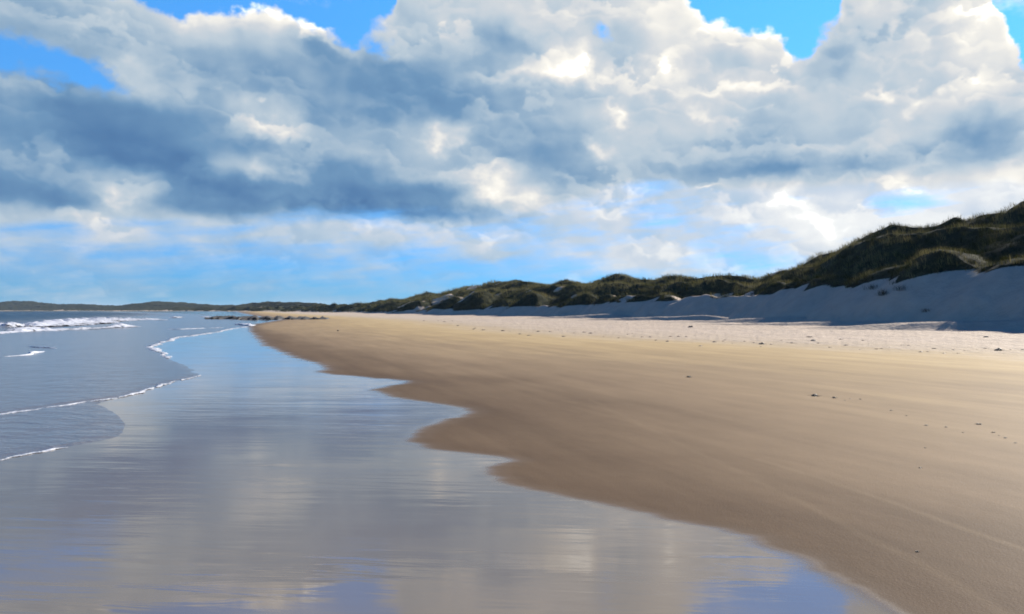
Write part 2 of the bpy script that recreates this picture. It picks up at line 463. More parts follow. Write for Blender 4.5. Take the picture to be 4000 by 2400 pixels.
def mat_sand():
    m, N, p = new_mat('sand')
    g = N.node('ShaderNodeNewGeometry').outputs['Position']
    zone = attr(N, 'zone'); wet = attr(N, 'wet'); mark = attr(N, 'mark')
    # streaks along the shore (rotated 20 degrees from +Y)
    al = N.mapping(g, (0, 0, 0), (0, 0, R(-20)), (1, 1, 1), 'POINT')
    s1 = N.noise(N.vm('MULTIPLY', al, (1.1, 0.12, 1.0)), 1.0, 5, 0.6)
    blot = N.noise(g, 0.22, 5, 0.55)
    fine = N.noise(g, 55.0, 3, 0.6)
    z = N.m('ADD', zone, N.m('MULTIPLY', N.m('SUBTRACT', s1, 0.5), 0.55))
    z = N.m('ADD', z, N.m('MULTIPLY', N.m('SUBTRACT', blot, 0.5), 0.45))
    c = N.ramp(N.m('DIVIDE', z, 3.0),
               [(0.0, (0.092, 0.060, 0.036)), (0.11, (0.132, 0.090, 0.054)), (0.20, (0.180, 0.126, 0.076)), (0.30, (0.212, 0.150, 0.089)), (0.40, (0.250, 0.180, 0.104)), (0.52, (0.325, 0.236, 0.124)),
                (0.62, (0.385, 0.285, 0.150)), (0.68, (0.39, 0.302, 0.190)), (0.80, (0.40, 0.322, 0.238)), (1.0, (0.41, 0.332, 0.258))])
    c = N.mixc(N.m('MULTIPLY', mark, 0.38), c, (0.22, 0.16, 0.098))
    v = N.m('ADD', N.m('MULTIPLY', N.m('SUBTRACT', fine, 0.5), 0.2), 1.0)
    v = N.m('ADD', v, N.m('MULTIPLY', N.m('SUBTRACT', s1, 0.5), 0.35))
    c = N.vm('SCALE', c); c_node = c.node; N.put(c_node.inputs['Scale'], v)
    mot = N.noise(N.vm('MULTIPLY', al, (1.6, 0.5, 1.0)), 1.3, 6, 0.65)
    N.put(c_node.inputs['Scale'], N.m('ADD', v, N.m('MULTIPLY', N.m('SUBTRACT', mot, 0.5), 0.32)))
    wetc = N.ramp(N.noise(N.vm('MULTIPLY', al, (0.9, 0.25, 1)), 0.7, 4, 0.55), [(0.3, (0.112, 0.086, 0.064)), (0.7, (0.148, 0.114, 0.087))])
    N.put(p.inputs['Base Color'], N.mixc(wet, c, wetc))
    rr = N.ss(N.noise(N.vm('MULTIPLY', g, (0.5, 1.6, 1)), 1.0, 4, 0.5), 0.3, 0.7, 0.035, 0.11)
    N.put(p.inputs['Roughness'], N.mixf(N.ss(wet, 0.3, 0.85), 0.75, rr))
    p.inputs['IOR'].default_value = 1.52
    N.put(p.inputs['Specular IOR Level'], N.mixf(N.ss(wet, 0.35, 0.9), 0.06, 0.8))
    # relief: lumps where dry and trampled, long low ripples in the film of water
    lump = N.noise(g, 1.6, 5, 0.6)
    foot = N.noise(g, 3.4, 3, 0.5)
    dryf = N.ss(zone, 1.75, 2.5)
    h_dry = N.m('MULTIPLY', N.m('ADD', N.m('MULTIPLY', lump, 0.16), N.m('MULTIPLY', foot, 0.07)), N.m('MULTIPLY_ADD', dryf, 1.0, 0.05))
    h_gr = N.m('MULTIPLY', fine, 0.003)
    rp = N.mapping(g, (0, 0, 0), (0, 0, R(6)), (1, 1, 1), 'POINT')
    r1 = N.noise(N.vm('MULTIPLY', rp, (0.8, 5.5, 1.0)), 1.0, 3, 0.55, dist=0.5)
    r1 = N.m('MULTIPLY', r1, N.ss(N.noise(N.vm('MULTIPLY', rp, (0.35, 0.5, 1.0)), 1.0, 3, 0.5), 0.38, 0.62, 0.35, 1.5))
    r2 = N.noise(N.vm('MULTIPLY', rp, (0.22, 1.5, 1.0)), 1.0, 2, 0.5)
    h_w = N.m('ADD', N.m('MULTIPLY', r1, 0.0028), N.m('MULTIPLY', r2, 0.004))
    hh = N.mixf(wet, N.m('ADD', h_dry, h_gr), h_w)
    bump(N, p, hh, 1.0, 1.0)
    return m


def mat_dune():
    m, N, p = new_mat('dune_surface')
    g = N.node('ShaderNodeNewGeometry').outputs['Position']
    gr = attr(N, 'grass')
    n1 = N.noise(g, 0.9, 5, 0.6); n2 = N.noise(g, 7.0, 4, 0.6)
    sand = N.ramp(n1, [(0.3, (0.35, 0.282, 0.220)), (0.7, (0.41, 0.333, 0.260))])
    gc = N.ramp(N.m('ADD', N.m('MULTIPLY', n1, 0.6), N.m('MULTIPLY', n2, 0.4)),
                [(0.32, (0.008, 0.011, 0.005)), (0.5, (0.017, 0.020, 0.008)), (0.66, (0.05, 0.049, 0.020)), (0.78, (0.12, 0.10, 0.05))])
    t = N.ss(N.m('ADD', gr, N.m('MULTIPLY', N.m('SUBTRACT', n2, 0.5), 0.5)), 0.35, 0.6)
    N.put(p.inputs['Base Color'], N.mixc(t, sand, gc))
    p.inputs['Roughness'].default_value = 0.95
    p.inputs['Specular IOR Level'].default_value = 0.1
    h = N.m('ADD', N.m('MULTIPLY', n1, 0.25), N.m('MULTIPLY', n2, N.m('MULTIPLY_ADD', t, 0.14, 0.02)))
    bump(N, p, h, 1.0, 0.8)
    return m


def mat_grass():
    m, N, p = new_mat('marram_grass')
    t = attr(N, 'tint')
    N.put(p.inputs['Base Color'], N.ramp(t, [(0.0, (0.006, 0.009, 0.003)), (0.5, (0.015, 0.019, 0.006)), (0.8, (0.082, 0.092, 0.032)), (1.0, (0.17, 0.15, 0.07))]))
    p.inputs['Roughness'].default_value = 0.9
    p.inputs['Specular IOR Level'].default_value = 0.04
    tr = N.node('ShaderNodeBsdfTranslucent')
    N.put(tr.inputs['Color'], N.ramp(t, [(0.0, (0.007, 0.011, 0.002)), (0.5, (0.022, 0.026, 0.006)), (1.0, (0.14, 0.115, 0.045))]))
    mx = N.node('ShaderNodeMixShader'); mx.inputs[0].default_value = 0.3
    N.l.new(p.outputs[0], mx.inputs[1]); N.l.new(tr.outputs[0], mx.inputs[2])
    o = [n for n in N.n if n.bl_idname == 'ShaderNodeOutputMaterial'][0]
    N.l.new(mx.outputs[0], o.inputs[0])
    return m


def mat_sea():
    m, N, p = new_mat('sea_water')
    g = N.node('ShaderNodeNewGeometry').outputs['Position']
    dp = attr(N, 'depth')
    n = N.noise(N.vm('MULTIPLY', g, (0.25, 0.5, 1)), 1.0, 5, 0.6)
    d2 = N.m('ADD', dp, N.m('MULTIPLY', N.m('SUBTRACT', n, 0.5), 0.35))
    N.put(p.inputs['Base Color'], N.ramp(d2, [(0.0, (0.092, 0.080, 0.085)), (0.22, (0.078, 0.078, 0.092)), (0.5, (0.030, 0.052, 0.075)), (0.8, (0.008, 0.035, 0.065))]))
    N.put(p.inputs['Roughness'], N.ss(dp, 0.0, 0.6, 0.16, 0.38))
    p.inputs['IOR'].default_value = 1.33
    a = N.mapping(g, (0, 0, 0), (0, 0, R(18)), (1, 1, 1), 'POINT')
    w1 = N.noise(N.vm('MULTIPLY', a, (1.2, 2.6, 1)), 1.0, 4, 0.6, dist=0.4)
    w2 = N.noise(N.vm('MULTIPLY', a, (0.35, 0.12, 1)), 1.0, 4, 0.6)
    h = N.m('ADD', N.m('MULTIPLY', w1, 0.045), N.m('MULTIPLY', w2, N.m('MULTIPLY_ADD', dp, 1.6, 0.05)))
    bump(N, p, h, 1.0, 1.0)
    return m


def mat_foam():
    m, N, p = new_mat('foam')
    g = N.node('ShaderNodeNewGeometry').outputs['Position']
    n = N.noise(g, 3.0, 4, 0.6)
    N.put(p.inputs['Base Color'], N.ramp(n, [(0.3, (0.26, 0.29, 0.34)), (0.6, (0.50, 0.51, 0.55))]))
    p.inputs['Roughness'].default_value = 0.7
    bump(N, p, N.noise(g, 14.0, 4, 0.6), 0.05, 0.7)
    th = attr(N, 'thick'); lace = attr(N, 'lace')
    ns = N.noise(N.vm('DIVIDE', g, N.xyz(lace, lace, lace)), 1.0, 5, 0.6)
    al = N.ss(N.m('ADD', th, N.m('MULTIPLY', N.m('SUBTRACT', ns, 0.5), 2.4)), 0.22, 0.55)
    tp = N.node('ShaderNodeBsdfTransparent')
    mx = N.node('ShaderNodeMixShader'); N.put(mx.inputs[0], al)
    N.l.new(tp.outputs[0], mx.inputs[1]); N.l.new(p.outputs[0], mx.inputs[2])
    o = [n for n in N.n if n.bl_idname == 'ShaderNodeOutputMaterial'][0]
    N.l.new(mx.outputs[0], o.inputs[0])
    return m


def mat_simple(name, c0, c1, scale, rough=0.85, bs=0.02):
    m, N, p = new_mat(name)
    tcn = N.node('ShaderNodeTexCoord').outputs['Object']
    n = N.noise(tcn, scale, 5, 0.6)
    N.put(p.inputs['Base Color'], N.ramp(n, [(0.3, c0), (0.7, c1)]))
    p.inputs['Roughness'].default_value = rough
    bump(N, p, n, bs, 0.8)
    return m


M_SAND, M_DUNE, M_GRASS, M_SEA, M_FOAM = mat_sand(), mat_dune(), mat_grass(), mat_sea(), mat_foam()
M_WEED = mat_simple('seaweed', (0.030, 0.021, 0.012), (0.10, 0.070, 0.042), 14.0, 0.6, 0.03)
M_STONE = mat_simple('stone', (0.06, 0.052, 0.045), (0.13, 0.115, 0.10), 9.0, 0.8, 0.02)
M_ROCK = mat_simple('wet_rock', (0.010, 0.009, 0.008), (0.032, 0.028, 0.025), 1.2, 0.75, 0.2)

# ------------------------------------------------------------------ sand: one sheet to the horizon
def px_curve(pts, ext_lo=None, ext_hi=None):
    W = [at(u, v)[:2] for u, v in pts]
    W.sort(key=lambda q: q[1])
    return np.array([q[1] for q in W]), np.array([q[0] for q in W])


WETPX = [(3700, 2460), (3536, 2400), (3423, 2332), (3294, 2267), (3132, 2170), (2970, 2106), (2809, 2057), (2615, 2025), (2388, 1968), (2194, 1932),
         (2000, 1887), (1930, 1868), (1905, 1845), (1960, 1818), (2040, 1795), (1850, 1772), (1697, 1748), (1610, 1722), (1640, 1685), (1740, 1650), (1845, 1608),
         (1760, 1580), (1580, 1558), (1480, 1530), (1520, 1508), (1625, 1489), (1420, 1472), (1235, 1455), (1300, 1438), (1250, 1418), (1172, 1400), (1110, 1372),
         (1045, 1348), (1015, 1318), (990, 1296), (985, 1275), (1010, 1266), (1060, 1258), (1110, 1250)]
DAMPPX = [(1050, 1285), (1300, 1320), (1600, 1372), (2000, 1415), (2700, 1475), (3100, 1540), (3500, 1640), (4000, 1790)]
DRYPX = [(1450, 1244), (1600, 1254), (2000, 1300), (2500, 1330), (3000, 1350), (3500, 1372), (4000, 1398)]
WY, WX = px_curve(WETPX); DY, DX = px_curve(DAMPPX); RY, RX = px_curve(DRYPX)


def exti(y, ys, xs, s0, s1):
    r = np.interp(y, ys, xs)
    r = np.where(y < ys[0], xs[0] + (y - ys[0]) * s0, r)
    return np.where(y > ys[-1], xs[-1] + (y - ys[-1]) * s1, r)


def build_sand():
    azs = np.concatenate([np.arange(-180, -40, 4.0), np.arange(-40, -35, 0.5), np.arange(-35, 35.01, 0.085), np.arange(35.5, 40, 0.5), np.arange(40, 180, 4.0)])
    vv = np.concatenate([np.arange(470, 60, -0.9), np.arange(60, 6, -0.35), np.arange(6, 0.4, -0.2)])
    rr = np.concatenate([[0.05, 0.6, 1.3, 2.1], 796 * 1.7 / vv, [4500, 7000, 12000, 20000]])
    a = np.radians(azs)
    X = rr[:, None] * np.sin(a)[None, :]; Y = rr[:, None] * np.cos(a)[None, :]
    Z = sand_z(X, Y)
    ly = np.linspace(math.log(4.0), math.log(WY[-1] * 1.2), 3000)
    ex = exti(np.exp(ly), WY, WX, -0.45, -0.36)
    ker = np.exp(-0.5 * (np.arange(-60, 61) / 9.0) ** 2); ker /= ker.sum()
    ex = np.convolve(np.pad(ex, 60, 'edge'), ker, 'valid')
    xw = exti(Y, np.exp(ly)[30:-30], ex[30:-30], -0.45, -0.36)
    xd = exti(Y, DY, DX, -0.05, -0.36)
    xr = exti(Y, RY, RX, -0.45, -0.36)
    xd = np.maximum(xd, xw + 1.0); xr = np.maximum(xr, xd + 1.5)
    jit = 0.14 * fbm(X * 0.25, Y * 4.0, 3, 5) * np.clip(Y / 8, 0.5, 3) + 0.06 * fbm(X * 2, Y * 9, 2, 9)
    sl = 0.20 + 0.018 * np.abs(Y)
    wet = sstep(-sl, sl, xw + jit - X - 0.02 * 0)
    # soft, half-drained margin
    zone = np.where(X < xd, (X - xw) / np.maximum(xd - xw, 0.1), np.where(X < xr, 1 + (X - xd) / (xr - xd), 2 + (X - xr) / 9.0))
    zone = np.clip(zone - 0.30 * sstep(9.5, 4.5, Y) * (zone < 1.0) * (X > 0), 0, 3)
    # thin pale swash marks left along the beach
    def line(pts, wd):
        py, pxx = px_curve(pts)
        return np.exp(-((X - np.interp(Y, py, pxx) - 0.05 * fbm(X * 1.0, Y * 1.5, 2, 21)) / wd) ** 2) * (Y > py[0] - 1) * (Y < py[-1])
    mark = line([(2950, 1790), (3200, 1865), (3600, 2005), (4000, 2145), (4400, 2300)], 0.045) * 0.9
    mark = mark + line([(2300, 1560), (3000, 1900), (3500, 2150), (3900, 2380)], 0.05) * 0.4
    mark = mark + line([(2700, 1600), (3300, 1760), (4000, 1930), (4500, 2050)], 0.05) * 0.35
    ring = sstep(0.15, 0.6, wet)
    o = mesh_grid('sand', np.stack([X, Y, Z], -1), len(rr), len(azs), M_SAND, wrap=True, attrs={'zone': zone, 'wet': wet, 'mark': np.clip(mark, 0, 1)})
    return tag(o, kind='structure')


build_sand()

# ------------------------------------------------------------------ sea
E1PX = [(430, 1217), (600, 1221), (720, 1225), (800, 1230), (830, 1236), (880, 1243), (950, 1253), (1000, 1262), (970, 1274), (905, 1284), (850, 1297), (768, 1310), (687, 1320), (631, 1339), (578, 1357), (623, 1375), (667, 1403),
        (748, 1436), (765, 1452), (784, 1466), (750, 1478), (687, 1492), (631, 1505), (554, 1533), (445, 1557), (384, 1566), (222, 1589), (0, 1622), (-450, 1690), (-1100, 1760), (-2400, 1900)]
E2PX = [(445, 1545), (405, 1580), (440, 1602), (480, 1632), (505, 1662), (510, 1690), (470, 1706), (420, 1720), (330, 1736), (280, 1746), (120, 1772), (0, 1796), (-300, 1840), (-1200, 1980)]


def sheet(name, pts, thick, ycap=None):
    W = [at(u, v) for u, v in pts]
    W.sort(key=lambda q: q[1])
    ys = np.array([q[1] for q in W]); xs = np.array([q[0] for q in W])
    vmax = EYE * FX / ys[0] * 0.256; vmin = EYE * FX / ys[-1] * 0.256
    vv = np.arange(vmax, max(vmin, 0.35), -0.45) if ycap is None else np.arange(vmax, vmin, -0.7)
    yy = EYE * 796.4 / vv
    if ycap:
        yy = np.concatenate([yy, [3000, 5000, 9000, 18000]])
    nc = 360
    t = np.linspace(0, 1, nc)
    xe = np.interp(yy, ys, xs)
    # beyond the traced part follow the shore
    far = yy > ys[-1]
    xe = np.where(far, np.interp(yy, SH_Y, SH_X) + 10, xe)
    rag = 0.16 * fbm(yy * 1.3, yy * 0 + 3.3, 4, 31) * np.clip(yy / 15, 0.5, 4)
    xe = xe + rag
    xl = np.minimum(-yy * 1.1 - 30, xe - 30)
    X = xe[:, None] + (xl - xe)[:, None] * t[None, :] ** 1.5
    Y = np.repeat(yy[:, None], nc, 1)
    d = xe[:, None] - X
    zs = sand_z(X, Y)
    lift = thick * sstep(0, 0.35, d)
    flat = np.maximum(zs, -0.07) if ycap else zs
    Z = flat + lift - 0.004 * (1 - sstep(0, 0.08, d))
    off = sstep(4, 26, d)
    # swell running in to the beach
    ph = (shore(X, Y) + 6 * fbm(X / 30, Y / 30, 2, 41)) / 9.0
    sw = (np.exp(np.sin(ph * 2 * np.pi) * 1.5) / 4.5) * 0.32 * off + 0.05 * off * fbm(X / 1.7, Y / 1.7, 3, 44)
    Z = Z + (sw if ycap else 0) + 0.006 * sstep(0.3, 2, d) * fbm(X * 0.9, Y * 2.5, 3, 47)
    depth = np.clip(sstep(1, 60, -shore(X, Y) - 8), 0, 1) if ycap else np.zeros_like(X)
    o = mesh_grid(name, np.stack([X, Y, Z], -1), len(yy), nc, M_SEA, attrs={'depth': depth})
    tag(o, kind='structure')
    return ys, xs


e1 = sheet('sea', E1PX, 0.022, True)
sheet('shallow_swash', E2PX, 0.009)


def foam_line(path, width, height, seed, gap=0.0):
    """irregular low rope of foam along world points (x, y, z)"""
    Pn = np.array(path, float)
    seg = np.r_[0, np.cumsum(np.hypot(np.diff(Pn[:, 0]), np.diff(Pn[:, 1])))]
    n = max(24, int(seg[-1] / max(width * 0.25, 0.01))); n = min(n, 2500)
    q = np.linspace(0, seg[-1], n)
    x = np.interp(q, seg, Pn[:, 0]); y = np.interp(q, seg, Pn[:, 1]); z = np.interp(q, seg, Pn[:, 2])
    tx = np.gradient(x); ty = np.gradient(y); L = np.hypot(tx, ty) + 1e-9
    nx, ny = -ty / L, tx / L
    k = 1.0 / max(width, 0.02)
    x = x + nx * width * 0.9 * fbm(q * k * 0.35, q * 0, 3, seed + 7); y = y + ny * width * 0.9 * fbm(q * k * 0.35, q * 0, 3, seed + 7)
    wmod = np.clip(0.75 + 1.0 * fbm(q * k * 0.5, q * 0 + 5, 4, seed) - gap, 0.12, 2) * np.clip(np.minimum(q, seg[-1] - q) / (3 * width), 0.02, 1)
    m = 9
    a = np.linspace(0, np.pi, m)
    V = np.zeros((n, m, 3))
    for j in range(m):
        off = np.cos(a[j]) * width * wmod * 0.5
        hj = np.sin(a[j]) * height * np.clip(wmod, 0, 1.3)
        lump = 1 + 0.9 * fbm(q * k * 2.2 + j * 3.1, q * 0 + j * 1.7, 3, seed + 3)
        V[:, j, 0] = x + nx * off * lump; V[:, j, 1] = y + ny * off * lump
        V[:, j, 2] = z + hj * np.clip(lump, 0.2, 2) - 0.006
    r = np.arange(n - 1)[:, None]; c = np.arange(m - 1)[None, :]
    f = np.stack([r * m + c, r * m + c + 1, (r + 1) * m + c + 1, (r + 1) * m + c], -1).reshape(-1, 4)
    TH.append((np.clip(wmod + 0.25, 0, 1.1)[:, None] * (0.32 + 0.68 * np.sin(a))[None, :]).ravel()); LA.append(np.full(n * m, width * 0.5))
    return V.reshape(-1, 3), f


TH, LA = [], []


def join(parts):
    Vs, Fs, o = [], [], 0
    for V, F in parts:
        Vs.append(V); Fs.append(F + o); o += len(V)
    return np.concatenate(Vs), np.concatenate(Fs)


def w3(pts, off):
    out = []
    for u, v in pts:
        X, Y, z = at(u, v)
        out.append((X, Y, max(z, -0.07) + off))
    return out


EDGE_A = [(970, 1276), (905, 1285), (850, 1298), (768, 1310), (687, 1320), (631, 1339), (578, 1357), (623, 1375), (667, 1403)]
EDGE_B = [(700, 1488), (631, 1505), (554, 1533), (445, 1557), (384, 1566), (222, 1589), (0, 1622), (-200, 1653)]
EDGE_C = [(285, 1745), (120, 1772), (0, 1796), (-120, 1814)]
parts = [foam_line(w3(EDGE_A, 0.012), 0.30, 0.02, 51), foam_line(w3(EDGE_B, 0.012), 0.125, 0.014, 52),
         foam_line(w3([(784, 1466), (740, 1480), (700, 1488)], 0.012), 0.07, 0.008, 55, 0.1),
         foam_line(w3(EDGE_C, 0.008), 0.085, 0.010, 53, 0.02),
         foam_line(w3([(627, 1288), (700, 1288), (800, 1284), (900, 1280)], 0.02), 0.5, 0.05, 54, 0.1),
         foam_line(w3([(990, 1277), (960, 1270), (925, 1268)], 0.02), 0.9, 0.14, 56)]
V, F = join(parts)
FA = {'thick': np.concatenate(TH), 'lace': np.concatenate(LA)}
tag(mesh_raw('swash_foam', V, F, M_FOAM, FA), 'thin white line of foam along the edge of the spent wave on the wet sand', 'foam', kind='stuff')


def surf(path, width, height, seed, thr=0.0):
    """broken crest: a front of tumbling foam with a ragged, spiky top and gaps"""
    Pn = np.array(path, float)
    seg = np.r_[0, np.cumsum(np.hypot(np.diff(Pn[:, 0]), np.diff(Pn[:, 1])))]
    n = int(min(max(seg[-1] / 0.10, 60), 1600))
    q = np.linspace(0, seg[-1], n)
    x = np.interp(q, seg, Pn[:, 0]); y = np.interp(q, seg, Pn[:, 1]); z = np.interp(q, seg, Pn[:, 2])
    tx = np.gradient(x); ty = np.gradient(y); L = np.hypot(tx, ty) + 1e-9
    nx, ny = -ty / L, tx / L
    sh = 1.6 * fbm(q / 6.0, q * 0, 3, seed + 1)
    x = x + nx * sh; y = y + ny * sh
    env = np.clip(np.minimum(q, seg[-1] - q) / 3.0, 0.0, 1) ** 0.7
    big = np.clip(0.6 + 1.2 * fbm(q / 7.0, q * 0 + 4, 3, seed) - thr, 0.0, 1.3)
    small = np.clip(0.8 + 0.7 * fbm(q / 2.2, q * 0 + 4, 3, seed + 2), 0.3, 1.4)
    hh = height * big * small * env
    ww = width * (0.35 + 0.65 * big) * env
    m = 17
    t = np.linspace(-1, 1, m)
    V = np.zeros((n, m, 3))
    for j in range(m):
        prof = np.exp(-(t[j] / 0.5) ** 2) + 0.22 * (1 - t[j] ** 2)
        rough = np.clip(1 + 0.7 * fbm(q / 0.7 + 0.0, q * 0 + t[j] * width * 1.6, 3, seed + 3), 0.4, 1.6)
        off = t[j] * ww * 0.5 * (1 + 0.5 * fbm(q / 0.8, q * 0 + (8 if t[j] > 0 else 2), 3, seed + 5))
        V[:, j, 0] = x + nx * off; V[:, j, 1] = y + ny * off
        V[:, j, 2] = z - 0.05 + hh * prof * rough + 0.06 * (1 - t[j] ** 2) * env
    r = np.arange(n - 1)[:, None]; c = np.arange(m - 1)[None, :]
    f = np.stack([r * m + c, r * m + c + 1, (r + 1) * m + c + 1, (r + 1) * m + c], -1).reshape(-1, 4)
    TH.append((np.clip(big * env, 0, 1)[:, None] * (1.0 - np.abs(t) ** 1.5)[None, :]).ravel()); LA.append(np.full(n * m, 0.25 + width * 0.12))
    return V.reshape(-1, 3), f


TH, LA = [], []
parts = [surf(w3([(-260, 1338), (-60, 1316), (60, 1306), (190, 1297), (300, 1290), (400, 1284), (490, 1277)], 0.05), 2.8, 0.20, 61, -0.4),
         surf(w3([(110, 1284), (200, 1279), (300, 1271), (400, 1264), (500, 1257)], 0.10), 6.0, 0.32, 62, -0.25),
         surf(w3([(190, 1276), (300, 1266), (380, 1261), (450, 1257), (540, 1254), (600, 1252)], 0.1), 7.0, 0.32, 63, -0.2),
         surf(w3([(340, 1262), (400, 1256), (440, 1253), (500, 1252)], 0.1), 6.0, 0.42, 70, -0.15),
         surf(w3([(-160, 1293), (-40, 1287), (30, 1284), (70, 1287)], 0.12), 3.2, 0.34, 64, -0.25),
         surf(w3([(10, 1299), (80, 1294), (170, 1288)], 0.06), 3.0, 0.16, 71, 0.1),
         surf(w3([(-80, 1402), (0, 1391), (70, 1384), (150, 1378), (215, 1368)], 0.02), 0.36, 0.045, 66, -0.25),
         surf(w3([(215, 1369), (195, 1362), (172, 1352)], 0.02), 0.4, 0.05, 67, -0.1),
         surf(w3([(680, 1244), (702, 1242), (722, 1241)], 0.05), 4.0, 0.28, 68, -0.2),
         surf(w3([(772, 1241), (800, 1240), (815, 1239)], 0.05), 4.0, 0.24, 69, -0.2)]
V, F = join(parts)
FA = {'thick': np.concatenate(TH), 'lace': np.concatenate(LA)}
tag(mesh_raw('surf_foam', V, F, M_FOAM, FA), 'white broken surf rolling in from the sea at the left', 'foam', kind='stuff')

# ------------------------------------------------------------------ dunes
TOE = np.array([(40, -30), (33, 5), (29.5, 25), (26, 42), (21.5, 62), (13, 90), (0, 125), (-14, 160), (-34, 215), (-62, 290), (-104, 390), (-175, 520), (-275, 700), (-440, 950),
                (-720, 1300), (-1250, 1700), (-2400, 2300)], float)


def catmull(Pt, per):
    out = []
    for i in range(len(Pt) - 1):
        p0 = Pt[max(i - 1, 0)]; p1 = Pt[i]; p2 = Pt[i + 1]; p3 = Pt[min(i + 2, len(Pt) - 1)]
        for t in np.linspace(0, 1, per, endpoint=False):
            out.append(0.5 * ((2 * p1) + (-p0 + p2) * t + (2 * p0 - 5 * p1 + 4 * p2 - p3) * t * t + (-p0 + 3 * p1 - 3 * p2 + p3) * t ** 3))
    out.append(Pt[-1])
    return np.array(out)


TC = catmull(TOE, 60)
TL = np.r_[0, np.cumsum(np.hypot(*np.diff(TC, axis=0).T))]


def toe(l):
    x = np.interp(l, TL, TC[:, 0]); y = np.interp(l, TL, TC[:, 1])
    e = 3.0 + 0.02 * l
    x2 = np.interp(l + e, TL, TC[:, 0]); y2 = np.interp(l + e, TL, TC[:, 1])
    x1 = np.interp(l - e, TL, TC[:, 0]); y1 = np.interp(l - e, TL, TC[:, 1])
    tx, ty = x2 - x1, y2 - y1
    L = np.hypot(tx, ty) + 1e-9
    return x, y, ty / L, -tx / L          # inland normal


def widen(l):
    return 1.0 + np.clip((l - 150) / 260.0, 0, 4)


R1PX = [(5200, 700), (4500, 850), (4200, 900), (4000, 918), (3890, 938), (3700, 950), (3608, 975), (3419, 1030), (3268, 1082), (3100, 1122), (2950, 1142), (2800, 1140), (2600, 1150), (2400, 1152),
        (2200, 1162), (2000, 1166), (1800, 1176), (1700, 1188), (1600, 1199), (1500, 1204), (1300, 1209), (1000, 1210), (700, 1211), (400, 1211), (0, 1211)]
R2PX = [(5200, 600), (4500, 760), (4200, 820), (4000, 850), (3890, 868), (3796, 887), (3608, 912), (3480, 935), (3350, 975), (3250, 1030), (3150, 1062), (3050, 1088), (2950, 1108), (2800, 1098), (2600, 1108),
        (2400, 1100), (2300, 1120), (2100, 1124), (1900, 1130), (1750, 1152), (1600, 1182), (1500, 1188), (1300, 1202), (1130, 1199), (1000, 1204), (700, 1204), (600, 1203), (400, 1207), (0, 1206)]
R3PX = [(5200, 560), (4500, 700), (4200, 770), (4060, 775), (4000, 784), (3947, 830), (3882, 832), (3833, 835), (3769, 857), (3720, 841), (3655, 873), (3558, 884), (3461, 873), (3397, 906), (3332, 954),
        (3300, 978), (3219, 997), (3154, 1036), (3106, 1060), (3057, 1052), (3008, 1066), (2960, 1088), (2895, 1076), (2814, 1074), (2733, 1088), (2620, 1074), (2572, 1092), (2480, 1092), (2394, 1066),
        (2329, 1100), (2280, 1114), (2216, 1090), (2151, 1114), (2080, 1104), (2006, 1096), (1860, 1116), (1779, 1132), (1714, 1156), (1666, 1150), (1620, 1164), (1560, 1180), (1520, 1172), (1455, 1190), (1350, 1193),
        (1200, 1188), (1132, 1180), (1035, 1182), (950, 1196), (850, 1198), (760, 1190), (680, 1182), (615, 1177), (540, 1190), (480, 1196), (380, 1193), (200, 1188), (100, 1180), (50, 1178), (0, 1182), (-400, 1186)]
RS = [6.5, 14.0, 23.0]


def ridge_h(pts, s):
    l = np.concatenate([np.arange(0, 400, 0.25), np.arange(400, TL[-1], 2.0)])
    x, y, nx, ny = toe(l)
    w = widen(l)
    cx_, cy_ = x + nx * s * w, y + ny * s * w
    ok = cy_ > 6
    u = CX + FX * cx_ / np.maximum(cy_, 6)
    pu = np.array([p[0] for p in pts][::-1], float); pv = np.array([p[1] for p in pts][::-1], float)
    v = np.interp(u, pu, pv)
    h = EYE + cy_ * (HOR - v) / FX - 0.32 + 0.45 * sstep(55, 90, l)
    h0 = h[ok][0]
    h = np.where(ok, h, h0)
    return l, h


RH = [ridge_h(p, s) for p, s in zip((R1PX, R2PX, R3PX), RS)]


SPURS = [(74, 1.4, 1.8, 1.0, -7.0), (84, 1.9, 1.4, 0.6, -8.5), (97, 1.8, 1.6, 0.7, -6.5), (112, 1.9, 1.5, 0.75, -7.5), (133, 1.8, 1.8, 0.8, -6.0)]


